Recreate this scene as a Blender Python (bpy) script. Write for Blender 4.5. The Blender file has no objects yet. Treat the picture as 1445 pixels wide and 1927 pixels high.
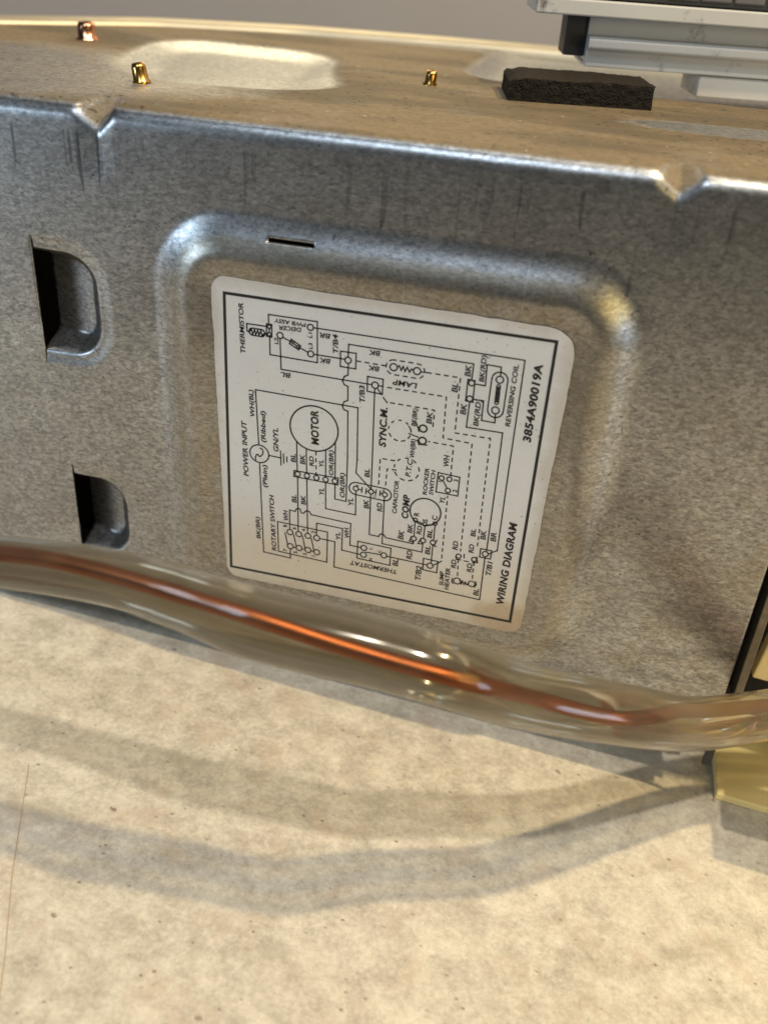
import bpy, bmesh, math, random
from mathutils import Vector, Matrix, noise
import numpy as np
random.seed(7)
scene = bpy.context.scene
COL = scene.collection

# ---------------- camera ----------------
cam = bpy.data.cameras.new('camera'); camo = bpy.data.objects.new('camera', cam); COL.objects.link(camo)
cam.sensor_fit = 'VERTICAL'; cam.sensor_height = 36.0; cam.sensor_width = 27.0; cam.lens = 33.75
cam.clip_start = 0.005; cam.clip_end = 50
camo.matrix_world = Matrix(((0.95875856, -0.25743817, 0.12044754, -0.08201055),
                            (0.23882977, 0.49997495, -0.83245744, -0.285),
                            (0.15408556, 0.82689216, 0.54083916, 0.28124543), (0, 0, 0, 1)))
cam.dof.use_dof = True; cam.dof.focus_distance = 0.334; cam.dof.aperture_fstop = 7.2
scene.camera = camo

# ---------------- light ----------------
world = bpy.data.worlds.new('World'); scene.world = world; world.use_nodes = True
bg = world.node_tree.nodes['Background']; bg.inputs[0].default_value = (0.62, 0.70, 0.84, 1); bg.inputs[1].default_value = 0.04
def lamp(name, kind, loc, power, color, size=0.03, aim=None, sizey=None):
    d = bpy.data.lights.new(name, kind); d.energy = power; d.color = color
    if kind == 'AREA':
        d.size = size
        if sizey: d.shape = 'RECTANGLE'; d.size_y = sizey
    else: d.shadow_soft_size = size
    o = bpy.data.objects.new(name, d); COL.objects.link(o); o.location = loc
    if aim is not None: o.rotation_euler = (Vector(aim)-Vector(loc)).to_track_quat('-Z', 'Y').to_euler()
    return o
T0 = Vector((-0.10, -0.09, 0.11))
def along(dx, dy, t): return T0 + Vector((dx, dy, 1.0))*t
WARM = (1.0, 0.80, 0.50)
lamp('ceiling_spot', 'POINT', along(0.2383, -0.3171, 2.0), 96, (1.0, 0.88, 0.70), 0.034)
lamp('ceiling_spot', 'POINT', along(0.3951, 0.0395, 1.0), 33, (1.0, 0.77, 0.42), 0.018)
lamp('added_yellow_fill', 'AREA', (0.42, -0.42, 0.42), 1.1, (1.0, 0.72, 0.22), 0.30, (0.12, -0.12, 0.0))  # added soft yellow fill, warms the counter at lower right
lamp('under_cabinet_lamp', 'AREA', (-0.30, 0.50, 0.40), 0.65, (1.0, 0.82, 0.50), 0.34, (-0.20, 0.15, 0.25), 0.07)
lamp('window_and_rim_fill', 'AREA', (-0.45, -0.90, 1.35), 5.5, (0.70, 0.85, 1.0), 0.4, (-0.05, 0, 0.12))
lamp('window_and_rim_fill', 'AREA', (-0.92, -0.62, 0.26), 2.3, (0.66, 0.84, 1.0), 0.22, (-0.05, 0, 0.12))  # added low cool light, brightens the left rim of the label field
lamp('window_and_rim_fill', 'AREA', (0.85, -0.52, 0.30), 1.5, (0.62, 0.80, 1.0), 0.22, (-0.05, 0, 0.12))  # added low cool light for a highlight on the right rim
vs = scene.view_settings; vs.view_transform = 'Standard'; vs.look = 'None'; vs.exposure = 0.0; vs.gamma = 1.0

# ---------------- helpers ----------------
TH = 0.094870                                   # the chassis stands tilted, its right end raised
ROT = Matrix.Rotation(-TH, 4, 'Y')
def empty(name, loc=(0, 0, 0)):
    o = bpy.data.objects.new(name, None); COL.objects.link(o); o.location = loc; o.empty_display_size = 0.02; return o
def tag(o, label=None, cat=None, kind=None, group=None):
    if label: o['label'] = label
    if cat: o['category'] = cat
    if kind: o['kind'] = kind
    if group: o['group'] = group
    return o
def link(name, me, mat, parent=None, smooth=False):
    o = bpy.data.objects.new(name, me); COL.objects.link(o)
    if mat and not me.materials: me.materials.append(mat)
    if parent: o.parent = parent
    if smooth: me.polygons.foreach_set('use_smooth', [True]*len(me.polygons))
    return o
def mesh(verts, faces, name='m'):
    me = bpy.data.meshes.new(name); me.from_pydata([tuple(v) for v in verts], [], faces); me.update(); return me
def box(name, x0, x1, y0, y1, z0, z1, mat, parent=None, bev=0.0006, rotz=0, org=(0, 0, 0), seg=2):
    bm = bmesh.new()
    bmesh.ops.create_cube(bm, size=1)
    for v in bm.verts:
        v.co = Vector(((x0+x1)/2+v.co.x*(x1-x0), (y0+y1)/2+v.co.y*(y1-y0), (z0+z1)/2+v.co.z*(z1-z0)))
    if bev: bmesh.ops.bevel(bm, geom=list(bm.edges), offset=bev, segments=seg, affect='EDGES', profile=0.5)
    if rotz: bmesh.ops.rotate(bm, verts=bm.verts, matrix=Matrix.Rotation(rotz, 3, 'Z'))
    bmesh.ops.translate(bm, verts=bm.verts, vec=Vector(org))
    me = bpy.data.meshes.new(name); bm.to_mesh(me); bm.free()
    return link(name, me, mat, parent, smooth=False)
def prism(name, pts, y0, y1, mat, parent=None, rotz=0, org=(0, 0, 0), bev=0.0004):
    """profile pts in (x,z), extruded along y"""
    bm = bmesh.new()
    a = [bm.verts.new((x, y0, z)) for x, z in pts]; b = [bm.verts.new((x, y1, z)) for x, z in pts]
    bm.faces.new(a); bm.faces.new(b[::-1]); n = len(a)
    for i in range(n): bm.faces.new((a[i], b[i], b[(i+1) % n], a[(i+1) % n]))
    bmesh.ops.recalc_face_normals(bm, faces=bm.faces)
    if bev: bmesh.ops.bevel(bm, geom=list(bm.edges), offset=bev, segments=2, affect='EDGES', profile=0.5)
    if rotz: bmesh.ops.rotate(bm, verts=bm.verts, matrix=Matrix.Rotation(rotz, 3, 'Z'))
    bmesh.ops.translate(bm, verts=bm.verts, vec=Vector(org))
    me = bpy.data.meshes.new(name); bm.to_mesh(me); bm.free()
    return link(name, me, mat, parent)
def prism_x(name, pts, x0, x1, mat, parent=None, rotz=0, org=(0, 0, 0), bev=0.0004, nx=1):
    """profile pts in (y,z), extruded along x"""
    bm = bmesh.new()
    rings = []
    for k in range(nx+1):
        x = x0+(x1-x0)*k/nx
        rings.append([bm.verts.new((x, y, z)) for y, z in pts])
    bm.faces.new(rings[0]); bm.faces.new(rings[-1][::-1]); n = len(pts)
    for a, b in zip(rings[:-1], rings[1:]):
        for i in range(n): bm.faces.new((a[i], b[i], b[(i+1) % n], a[(i+1) % n]))
    bmesh.ops.recalc_face_normals(bm, faces=bm.faces)
    if bev: bmesh.ops.bevel(bm, geom=[e for e in bm.edges if e.calc_face_angle(0) > 0.3], offset=bev, segments=2, affect='EDGES', profile=0.5)
    if rotz: bmesh.ops.rotate(bm, verts=bm.verts, matrix=Matrix.Rotation(rotz, 3, 'Z'))
    bmesh.ops.translate(bm, verts=bm.verts, vec=Vector(org))
    me = bpy.data.meshes.new(name); bm.to_mesh(me); bm.free()
    return link(name, me, mat, parent)

# ---------------- materials ----------------
class N:
    def __init__(s, name):
        s.m = bpy.data.materials.new(name); s.m.use_nodes = True; s.t = s.m.node_tree
        s.p = s.t.nodes['Principled BSDF']; s.out = s.t.nodes['Material Output']
        s.tc = s.t.nodes.new('ShaderNodeTexCoord')
    def n(s, typ, **k):
        nd = s.t.nodes.new(typ)
        for a, v in k.items(): setattr(nd, a, v)
        return nd
    def l(s, a, b): s.t.links.new(a, b)
    def val(s, sock, v):
        if hasattr(v, 'is_output'): s.l(v, sock)
        else: sock.default_value = v
    def mapped(s, scale=(1, 1, 1), rot=(0, 0, 0)):
        mp = s.n('ShaderNodeMapping'); s.l(s.tc.outputs['Object'], mp.inputs[0])
        mp.inputs['Scale'].default_value = scale; mp.inputs['Rotation'].default_value = rot; return mp.outputs[0]
    def noise(s, scale, detail=4, rough=0.55, vec=None, dist=0.0):
        nd = s.n('ShaderNodeTexNoise'); nd.inputs['Scale'].default_value = scale; nd.inputs['Detail'].default_value = detail
        nd.inputs['Roughness'].default_value = rough; nd.inputs['Distortion'].default_value = dist
        s.l(vec if vec else s.tc.outputs['Object'], nd.inputs['Vector']); return nd.outputs['Fac']
    def ramp(s, fac, stops):
        r = s.n('ShaderNodeValToRGB'); e = r.color_ramp.elements
        while len(e) < len(stops): e.new(0.5)
        for i, (p, c) in enumerate(stops):
            e[i].position = p; e[i].color = (c, c, c, 1) if isinstance(c, (int, float)) else (*c, 1)
        s.l(fac, r.inputs[0]); return r.outputs[0]
    def mix(s, f, a, b, mode='MIX'):
        m = s.n('ShaderNodeMix', data_type='RGBA', blend_type=mode)
        s.val(m.inputs[0], f)
        for i, v in ((6, a), (7, b)): s.val(m.inputs[i], v if hasattr(v, 'is_output') else (*v, 1))
        return m.outputs[2]
    def math(s, op, a, b=0.0, c=None, clamp=False):
        m = s.n('ShaderNodeMath', operation=op); m.use_clamp = clamp; s.val(m.inputs[0], a); s.val(m.inputs[1], b)
        if c is not None: s.val(m.inputs[2], c)
        return m.outputs[0]
    def xyz(s, vec=None):
        x = s.n('ShaderNodeSeparateXYZ'); s.l(vec if vec else s.tc.outputs['Object'], x.inputs[0]); return x.outputs
    def range(s, v, a, b, c=0.0, d=1.0):
        m = s.n('ShaderNodeMapRange'); m.interpolation_type = 'SMOOTHSTEP'; s.val(m.inputs[0], v)
        for i, q in enumerate((a, b, c, d)): m.inputs[i+1].default_value = q
        return m.outputs[0]
    def ellipse(s, cx, cy, rx, ry, soft=0.35, warp=None, ax=(0, 1)):
        o = s.xyz(); 
        dx = s.math('DIVIDE', s.math('SUBTRACT', o[ax[0]], cx), rx); dy = s.math('DIVIDE', s.math('SUBTRACT', o[ax[1]], cy), ry)
        r = s.math('ADD', s.math('MULTIPLY', dx, dx), s.math('MULTIPLY', dy, dy))
        if warp: r = s.math('ADD', r, warp)
        return s.range(r, 1-soft, 1+soft, 1, 0)
    def bump(s, h, strength, dist=0.0005, prev=None):
        b = s.n('ShaderNodeBump'); b.inputs['Strength'].default_value = strength; b.inputs['Distance'].default_value = dist
        s.val(b.inputs['Height'], h)
        if prev: s.l(prev, b.inputs['Normal'])
        return b.outputs[0]
    def set(s, **k):
        for a, v in k.items():
            sock = s.p.inputs[a.replace('_', ' ')]
            s.val(sock, (*v, 1) if isinstance(v, tuple) and len(v) == 3 else v)

def galvanized():
    a = N('galvanized_steel')
    o = a.xyz()
    # grain of the zinc coat: short bright flecks, slightly slanted
    v1 = a.mapped((1, 1, 2.2), (0, 0.5, 0))
    g1 = a.noise(900, 3, 0.6, v1); g2 = a.noise(420, 4, 0.65, v1); g3 = a.noise(38, 4, 0.6); g4 = a.noise(9, 3, 0.5)
    grain = a.math('ADD', a.math('MULTIPLY', g1, 0.5), a.math('MULTIPLY', g2, 0.5))
    base = a.ramp(grain, [(0.36, (0.20, 0.208, 0.22)), (0.5, (0.34, 0.35, 0.366)), (0.64, (0.58, 0.59, 0.61))])
    base = a.mix(a.range(g3, 0.38, 0.66, 0, 0.35), base, (0.22, 0.215, 0.215))
    vo = a.n('ShaderNodeTexVoronoi'); vo.inputs['Scale'].default_value = 650; a.l(a.mapped((1, 1, 1.7), (0, 0.5, 0)), vo.inputs['Vector'])
    vc = a.n('ShaderNodeSeparateColor'); a.l(vo.outputs['Color'], vc.inputs[0])
    base = a.mix(a.range(vc.outputs[0], 0.0, 1.0, 0.0, 0.22), base, (0.85, 0.86, 0.88)); base = a.mix(a.range(vc.outputs[1], 0.4, 1.0, 0.0, 0.30), base, (0.13, 0.135, 0.14))
    # dull darker run marks below the bend
    vs_ = a.mapped((340, 1, 4.0)); st = a.noise(1.0, 2, 0.5, vs_)
    vb = a.mapped((170, 1, 1.0)); low = a.noise(1.0, 1, 0.5, vb)
    edge = a.math('SUBTRACT', 0.210, a.math('MULTIPLY', a.math('SUBTRACT', low, 0.32), 0.075))
    zone = a.math('MULTIPLY', a.range(a.math('SUBTRACT', o[2], edge), 0.0, 0.001), a.range(o[2], 0.2055, 0.208, 1, 0))
    stm = a.math('MULTIPLY', a.range(st, 0.56, 0.66), zone)
    base = a.mix(a.math('MULTIPLY', stm, a.range(g3, 0.35, 0.65, 0.35, 0.8)), base, (0.10, 0.105, 0.115))
    # fine dark specks
    sp = a.noise(520, 1, 0.3); base = a.mix(a.range(sp, 0.73, 0.78, 0, 0.6), base, (0.05, 0.05, 0.05))
    # handling scratches and dull smears
    s1 = a.noise(1.0, 2, 0.4, a.mapped((30, 1, 1100), (0, 0.22, 0))); s2 = a.noise(1.0, 2, 0.4, a.mapped((1000, 1, 26), (0, -0.35, 0)))
    base = a.mix(a.range(s1, 0.70, 0.76, 0, 0.35), base, (0.13, 0.13, 0.135)); base = a.mix(a.range(s2, 0.72, 0.77, 0, 0.35), base, (0.75, 0.76, 0.78))
    sm1 = a.noise(1.0, 5, 0.6, a.mapped((45, 1, 110), (0, 0.5, 0))); smz = a.math('MULTIPLY', a.range(o[0], 0.0, 0.05), a.range(o[2], 0.06, 0.11, 1, 0.1))
    base = a.mix(a.math('MULTIPLY', a.range(sm1, 0.50, 0.66, 0, 0.45), smz), base, (0.085, 0.075, 0.06))
    # browner tint towards the lower right and over the label field
    dn = a.noise(60, 6, 0.65)
    brown = a.math("MULTIPLY", a.range(dn, 0.40, 0.7), a.range(o[0], -0.02, 0.07, 0.08, 0.55))
    brown = a.math('MULTIPLY', brown, a.range(o[2], 0.06, 0.19, 1.0, 0.25))
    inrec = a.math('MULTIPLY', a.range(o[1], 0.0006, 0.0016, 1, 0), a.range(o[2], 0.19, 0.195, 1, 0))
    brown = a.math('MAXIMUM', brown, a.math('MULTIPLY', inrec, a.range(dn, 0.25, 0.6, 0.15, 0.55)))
    base = a.mix(brown, base, a.mix(grain, (0.03, 0.023, 0.012), (0.56, 0.48, 0.34)))
    # dust layer on the horizontal top
    d1 = a.noise(30, 7, 0.7); d2 = a.noise(420, 4, 0.7); d3 = a.noise(12, 4, 0.55, a.mapped((1, 2.6, 1), (0, 0, 0.35)))
    dustc = a.mix(d2, (0.06, 0.045, 0.026), (0.30, 0.228, 0.138))
    dustc = a.mix(a.range(d3, 0.42, 0.60), dustc, a.mix(d1, (0.05, 0.038, 0.022), (0.17, 0.13, 0.08)))
    wv = a.math('MULTIPLY', a.math('SUBTRACT', d1, 0.5), 1.6)
    clean = a.ellipse(0.040, 0.078, 0.040, 0.011, 0.25, wv)
    clean = a.math('MAXIMUM', clean, a.math('MULTIPLY', a.ellipse(-0.163, 0.125, 0.030, 0.040, 0.6, a.math('MULTIPLY', wv, 0.5)), 1.15))
    clean = a.math('MAXIMUM', clean, a.math('MULTIPLY', a.ellipse(-0.22, 0.06, 0.085, 0.055, 0.6, wv), 0.75))
    far = a.range(o[1], 0.235, 0.245)
    top = a.range(o[2], 0.2135, 0.2149)
    amt = a.math('MULTIPLY', top, a.math('SUBTRACT', a.range(d1, 0.15, 0.5, 0.75, 1.0), a.math('MULTIPLY', clean, 0.75)))
    amt = a.math('MULTIPLY', amt, a.range(far, 0, 1, 1, 0.6))
    a_notch = a.math('MULTIPLY', a.ellipse(-0.1605, 0.2110, 0.0045, 0.0055, 0.5, ax=(0, 2)), a.math('MULTIPLY', a.math('MULTIPLY', a.range(o[1], 0.0045, 0.0065), a.range(o[1], 0.018, 0.022, 1, 0)), 0.8)); amt = a.math('MAXIMUM', amt, a_notch); a_notch = a.math('MULTIPLY', a.math('MULTIPLY', a.ellipse(0.0182, 0.2110, 0.0055, 0.006, 0.5, ax=(0, 2)), a.math('MULTIPLY', a.range(o[1], 0.0045, 0.0065), a.range(o[1], 0.018, 0.022, 1, 0))), 0.9)
    amt = a.math('MAXIMUM', amt, a_notch)
    base = a.mix(amt, base, dustc)
    # blackish grit and pale crumbs in the dust
    gr = a.noise(380, 2, 0.4); base = a.mix(a.math('MULTIPLY', a.math('MULTIPLY', a.range(gr, 0.64, 0.70), a.range(d3, 0.36, 0.58, 0.4, 1.0)), amt), base, (0.035, 0.025, 0.015))
    pc = a.noise(400, 0, 0.3); base = a.mix(a.math('MULTIPLY', a.range(pc, 0.84, 0.86), amt), base, (0.45, 0.38, 0.28))
    # rusty bits on the bend
    ru = a.noise(70, 5, 0.7); bend = a.math('MULTIPLY', a.range(o[2], 0.2122, 0.2145), a.range(o[1], 0.009, 0.014, 1, 0))
    base = a.mix(a.math('MULTIPLY', a.range(ru, 0.66, 0.72), bend), base, (0.16, 0.07, 0.035))
    rough = a.math('ADD', a.math('MULTIPLY', grain, -0.16), 0.40)
    rough = a.math('ADD', rough, a.math('MULTIPLY', g4, 0.06))
    rough = a.math('ADD', rough, a.math('MULTIPLY', amt, 0.4)); rough = a.math('SUBTRACT', rough, a.math('MULTIPLY', a.math('MULTIPLY', clean, top), 0.10))
    metal = a.math('MULTIPLY', a.math('SUBTRACT', 1.0, amt), a.math('SUBTRACT', 0.97, a.math('MULTIPLY', brown, 0.12)))
    b1 = a.bump(grain, 0.28, 0.00010); b2 = a.bump(g3, 0.25, 0.0005, b1)
    b3 = a.bump(a.math('MULTIPLY', d2, amt), 0.8, 0.0009, b2)
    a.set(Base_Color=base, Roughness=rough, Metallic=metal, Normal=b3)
    return a.m
STEEL = galvanized()

def simple(name, c, rough=0.5, metal=0.0, nscale=80, var=0.15, bump=0.1, bd=0.0004, spec=0.5, dirt=None, dscale=60, dth=(0.6, 0.72)):
    a = N(name); n1 = a.noise(nscale, 5, 0.6)
    col = a.mix(n1, tuple(x*(1-var) for x in c), tuple(min(1, x*(1+var)) for x in c))
    if dirt:
        n2 = a.noise(dscale, 7, 0.72); col = a.mix(a.range(n2, dth[0], dth[1]), col, dirt)
    a.set(Base_Color=col, Roughness=rough, Metallic=metal, Specular_IOR_Level=spec, Normal=a.bump(n1, bump, bd))
    return a.m
BLACKSTEEL = simple('dark_painted_steel', (0.022, 0.024, 0.028), 0.5, 0.0, 200, 0.3)
WHITEPL = simple('white_plastic', (0.50, 0.505, 0.505), 0.42, 0, 40, 0.12, 0.06, dirt=(0.07, 0.06, 0.05), dscale=75, dth=(0.56, 0.76))
CREAM = simple('cream_plastic', (0.82, 0.66, 0.30), 0.45, 0, 60, 0.05, 0.1, dirt=(0.08, 0.06, 0.04), dscale=330, dth=(0.75, 0.79))
EDGESTEEL = simple('cut_steel_edge', (0.20, 0.165, 0.11), 0.55, 0.5, 300, 0.5, 0.3)
BRASS = simple('brass_stub_metal', (0.62, 0.36, 0.10), 0.22, 1.0, 150, 0.3)
COPSTUB = simple('copper_stub_metal', (0.72, 0.34, 0.20), 0.2, 1.0, 150, 0.2)
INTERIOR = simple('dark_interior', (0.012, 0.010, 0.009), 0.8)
WALL = simple('painted_wall', (0.34, 0.325, 0.33), 0.7, 0, 6, 0.10, 0.05)

def foam():
    a = N('black_open_cell_foam')
    v = a.n('ShaderNodeTexVoronoi'); v.inputs['Scale'].default_value = 1300; a.l(a.tc.outputs['Object'], v.inputs['Vector'])
    n1 = a.noise(260, 4, 0.7); o = a.xyz()
    col = a.mix(n1, (0.006, 0.0055, 0.005), (0.028, 0.023, 0.019))
    n2 = a.noise(35, 4, 0.6)
    col = a.mix(a.math('MULTIPLY', a.range(o[2], 0.2222, 0.2230), a.range(n2, 0.35, 0.6, 0.35, 0.8)), col, (0.030, 0.024, 0.019))
    a.set(Base_Color=col, Roughness=0.95, Specular_IOR_Level=0.15, Normal=a.bump(v.outputs['Distance'], 0.7, 0.0007, a.bump(n1, 0.6, 0.0010)))
    return a.m
FOAM = foam()

def counter():
    a = N('stone_countertop')
    n1 = a.noise(9, 6, 0.6); n2 = a.noise(95, 8, 0.74); n3 = a.noise(520, 5, 0.7)
    mixn = a.math('ADD', a.math('MULTIPLY', n1, 0.22), a.math('ADD', a.math('MULTIPLY', n2, 0.50), a.math('MULTIPLY', n3, 0.28)))
    col = a.ramp(mixn, [(0.35, (0.30, 0.268, 0.225)), (0.45, (0.46, 0.422, 0.362)), (0.53, (0.59, 0.55, 0.475)), (0.64, (0.73, 0.695, 0.61))])
    pk = a.noise(45, 6, 0.7, a.mapped((1, 1, 1), (0, 0, 1))); col = a.mix(a.range(pk, 0.50, 0.68, 0, 0.5), col, (0.46, 0.36, 0.28))
    gy = a.noise(28, 7, 0.7, a.mapped((1, 1.4, 1), (0, 0, 2))); col = a.mix(a.range(gy, 0.54, 0.68, 0, 0.55), col, (0.33, 0.305, 0.25))
    rn = a.noise(600, 3, 0.6)
    for sc, pr_, lo, hi, c in ((85, 0.82, 0.10, 0.20, (0.17, 0.12, 0.085)), (230, 0.72, 0.12, 0.28, (0.20, 0.165, 0.13)), (60, 0.90, 0.10, 0.28, (0.36, 0.30, 0.24))):
        v = a.n('ShaderNodeTexVoronoi'); v.inputs['Scale'].default_value = sc; a.l(a.mapped((1, 1.35, 1), (0, 0, sc)), v.inputs['Vector'])
        spd = a.math('ADD', v.outputs['Distance'], a.math('MULTIPLY', a.math('SUBTRACT', rn, 0.3), 0.28))
        hue = a.n('ShaderNodeSeparateColor'); a.l(v.outputs['Color'], hue.inputs[0])
        spot = a.math('MULTIPLY', a.range(spd, lo, hi, 1, 0), a.range(hue.outputs[0], pr_, pr_+0.02))
        col = a.mix(a.math('MULTIPLY', spot, a.range(hue.outputs[1], 0, 1, 0.2, 0.85)), col, c)
    a.set(Base_Color=col, Roughness=a.range(n2, 0.3, 0.7, 0.38, 0.52), Specular_IOR_Level=0.4, Normal=a.bump(n2, 0.16, 0.0004, a.bump(n3, 0.15, 0.0003)))
    return a.m
COUNTER = counter()

def paper():
    a = N('label_paper'); o = a.xyz()
    n1 = a.noise(25, 6, 0.65); n2 = a.noise(500, 3, 0.6); n3 = a.noise(130, 5, 0.7); n4 = a.noise(55, 6, 0.7)
    col = a.mix(n1, (0.54, 0.54, 0.555), (0.66, 0.66, 0.67))
    col = a.mix(a.range(n2, 0.62, 0.78, 0, 0.35), col, (0.30, 0.29, 0.28))
    # yellowed, stained towards the lower edge and along the rim
    ex = a.math('MAXIMUM', a.math('ABSOLUTE', o[0]), a.math('ABSOLUTE', o[2]))
    dz = a.math('ADD', o[2], a.math('MULTIPLY', a.math('SUBTRACT', n4, 0.5), 0.035))
    low = a.range(dz, -0.052, -0.018, 1, 0)
    col = a.mix(a.math('MULTIPLY', low, 0.65), col, (0.60, 0.51, 0.37))
    rim = a.math('MULTIPLY', a.range(a.math('ADD', ex, a.math('MULTIPLY', a.math('SUBTRACT', n4, 0.5), 0.014)), 0.0535, 0.0595), 0.42)
    col = a.mix(rim, col, (0.36, 0.30, 0.21))
    br = a.math('MULTIPLY', a.ellipse(0.052, -0.055, 0.012, 0.008, 0.8, a.math('MULTIPLY', a.math('SUBTRACT', n3, 0.5), 2.0), ax=(0, 2)), 0.5)
    col = a.mix(br, col, (0.30, 0.17, 0.06))
    sp = a.noise(900, 1, 0.3); col = a.mix(a.range(sp, 0.74, 0.80, 0, 0.5), col, (0.07, 0.06, 0.05))
    a.set(Base_Color=col, Roughness=0.42, Specular_IOR_Level=0.4, Normal=a.bump(n4, 0.12, 0.0005, a.bump(n2, 0.1, 0.0001)))
    return a.m
PAPER = paper()
INK = simple('black_print', (0.012, 0.012, 0.014), 0.45, 0, 300, 0.3, 0.02)

def copper():
    a = N('copper_tube'); n1 = a.noise(55, 5, 0.6); n2 = a.noise(300, 3, 0.6)
    col = a.mix(n1, (0.30, 0.095, 0.038), (0.50, 0.175, 0.07)); o = a.xyz()
    col = a.mix(a.range(o[0], -0.09, 0.0, 0, 0.55), col, (0.45, 0.15, 0.05))
    a.set(Base_Color=col, Metallic=0.92, Roughness=a.range(n1, 0.3, 0.7, 0.34, 0.44), Normal=a.bump(n2, 0.05, 0.0002))
    return a.m
COPPER = copper()

def vinyl():
    a = N('milky_clear_vinyl'); o = a.xyz()
    n1 = a.noise(30, 5, 0.62); n2 = a.noise(16, 5, 0.6, dist=1.2); n3 = a.noise(150, 5, 0.7)
    dust = a.math('MULTIPLY', a.range(n2, 0.46, 0.53), a.range(o[0], -0.03, 0.012, 0.0, 0.9))
    col = a.mix(n1, (0.42, 0.39, 0.31), (0.56, 0.53, 0.44))
    col = a.mix(dust, col, a.mix(n3, (0.26, 0.18, 0.075), (0.42, 0.31, 0.14)))
    a.set(Base_Color=col, Roughness=a.range(n3, 0.3, 0.7, 0.13, 0.24), Specular_IOR_Level=0.75, Normal=a.bump(n2, 0.12, 0.001, a.bump(n3, 0.05, 0.0003)))
    tr = a.n('ShaderNodeBsdfTransparent'); tr.inputs[0].default_value = (0.70, 0.67, 0.60, 1)
    lw = a.n('ShaderNodeLayerWeight'); lw.inputs['Blend'].default_value = 0.5
    fac = a.math('MULTIPLY_ADD', a.math('POWER', lw.outputs['Facing'], 2.2), 0.62, 0.045)
    fac = a.math('ADD', fac, a.math('MULTIPLY', a.math('SUBTRACT', n1, 0.5), 0.28))
    at_ = a.n('ShaderNodeAttribute'); at_.attribute_name = 'shadow_opacity'
    fac = a.math('ADD', fac, a.math('MULTIPLY', at_.outputs['Fac'], 0.45))  # denser underside, so less light passes into the tube's shadow
    fac = a.math('ADD', fac, a.math('MULTIPLY', dust, 0.17), clamp=True)
    tl = a.n('ShaderNodeBsdfTranslucent'); a.l(col, tl.inputs[0])
    m0 = a.n('ShaderNodeMixShader'); m0.inputs[0].default_value = 0.40; a.l(a.p.outputs[0], m0.inputs[1]); a.l(tl.outputs[0], m0.inputs[2])
    gl = a.n('ShaderNodeBsdfGlossy'); gl.inputs[0].default_value = (1, 1, 1, 1); gl.inputs['Roughness'].default_value = 0.10
    fr = a.n('ShaderNodeFresnel'); fr.inputs[0].default_value = 1.45
    ms0 = a.n('ShaderNodeMixShader'); a.l(fac, ms0.inputs[0]); a.l(tr.outputs[0], ms0.inputs[1]); a.l(m0.outputs[0], ms0.inputs[2])
    ms = a.n('ShaderNodeMixShader'); a.l(a.math('MULTIPLY', fr.outputs[0], 0.8), ms.inputs[0]); a.l(ms0.outputs[0], ms.inputs[1]); a.l(gl.outputs[0], ms.inputs[2])
    a.l(ms.outputs[0], a.out.inputs['Surface'])
    return a.m
VINYL = vinyl()

# ---------------- the setting ----------------
def setting():
    bm = bmesh.new(); bmesh.ops.create_cube(bm, size=1)
    for v in bm.verts: v.co = Vector((v.co.x*3.2, 0.03+v.co.y*0.98, -0.02+v.co.z*0.04))
    bmesh.ops.bevel(bm, geom=list(bm.edges), offset=0.004, segments=3, affect='EDGES')
    me = bpy.data.meshes.new('countertop'); bm.to_mesh(me); bm.free()
    o = link('countertop', me, COUNTER); tag(o, 'mottled beige stone countertop under the metal chassis', kind='structure')
    o = box('wall', -2.0, 2.0, 0.53, 0.60, -0.9, 2.6, WALL, bev=0); tag(o, 'blurred grey wall behind the chassis', kind='structure')
    o = box('floor', -3, 3, -3, 0.7, -0.95, -0.9, simple('dark_floor', (0.14, 0.12, 0.10), 0.6), bev=0); tag(o, 'floor below the counter', kind='structure')
setting()

# thin scratch lines on the counter
def scratch(pts, w, name='scratch'):
    V = []; F = []
    for i, p in enumerate(pts):
        a = Vector(pts[max(i-1, 0)]); b = Vector(pts[min(i+1, len(pts)-1)]); d = (b-a).normalized(); n = Vector((-d.y, d.x))*w/2
        V += [(p[0]+n.x, p[1]+n.y, 0.00006), (p[0]-n.x, p[1]-n.y, 0.00006)]
        if i: F.append((2*i-2, 2*i-1, 2*i+1, 2*i))
    return mesh(V, F)
SCR = simple('scratch_mark', (0.40, 0.30, 0.20), 0.5)
s_ = scratch([(-0.2222, -0.0739), (-0.2135, -0.093), (-0.203, -0.116), (-0.1904, -0.1402), (-0.182, -0.158)], 0.00035)
bpy.data.objects['countertop']
o = link('scratch', s_, SCR); o.parent = bpy.data.objects['countertop']

# ---------------- chassis ----------------
CH = empty('air_conditioner_chassis', (-0.05641041, 0, 0.01221128)); CH.rotation_euler = (0, -TH, 0)
tag(CH, 'galvanized steel air conditioner chassis with a wiring diagram label in its recessed side panel', 'air conditioner')

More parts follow.
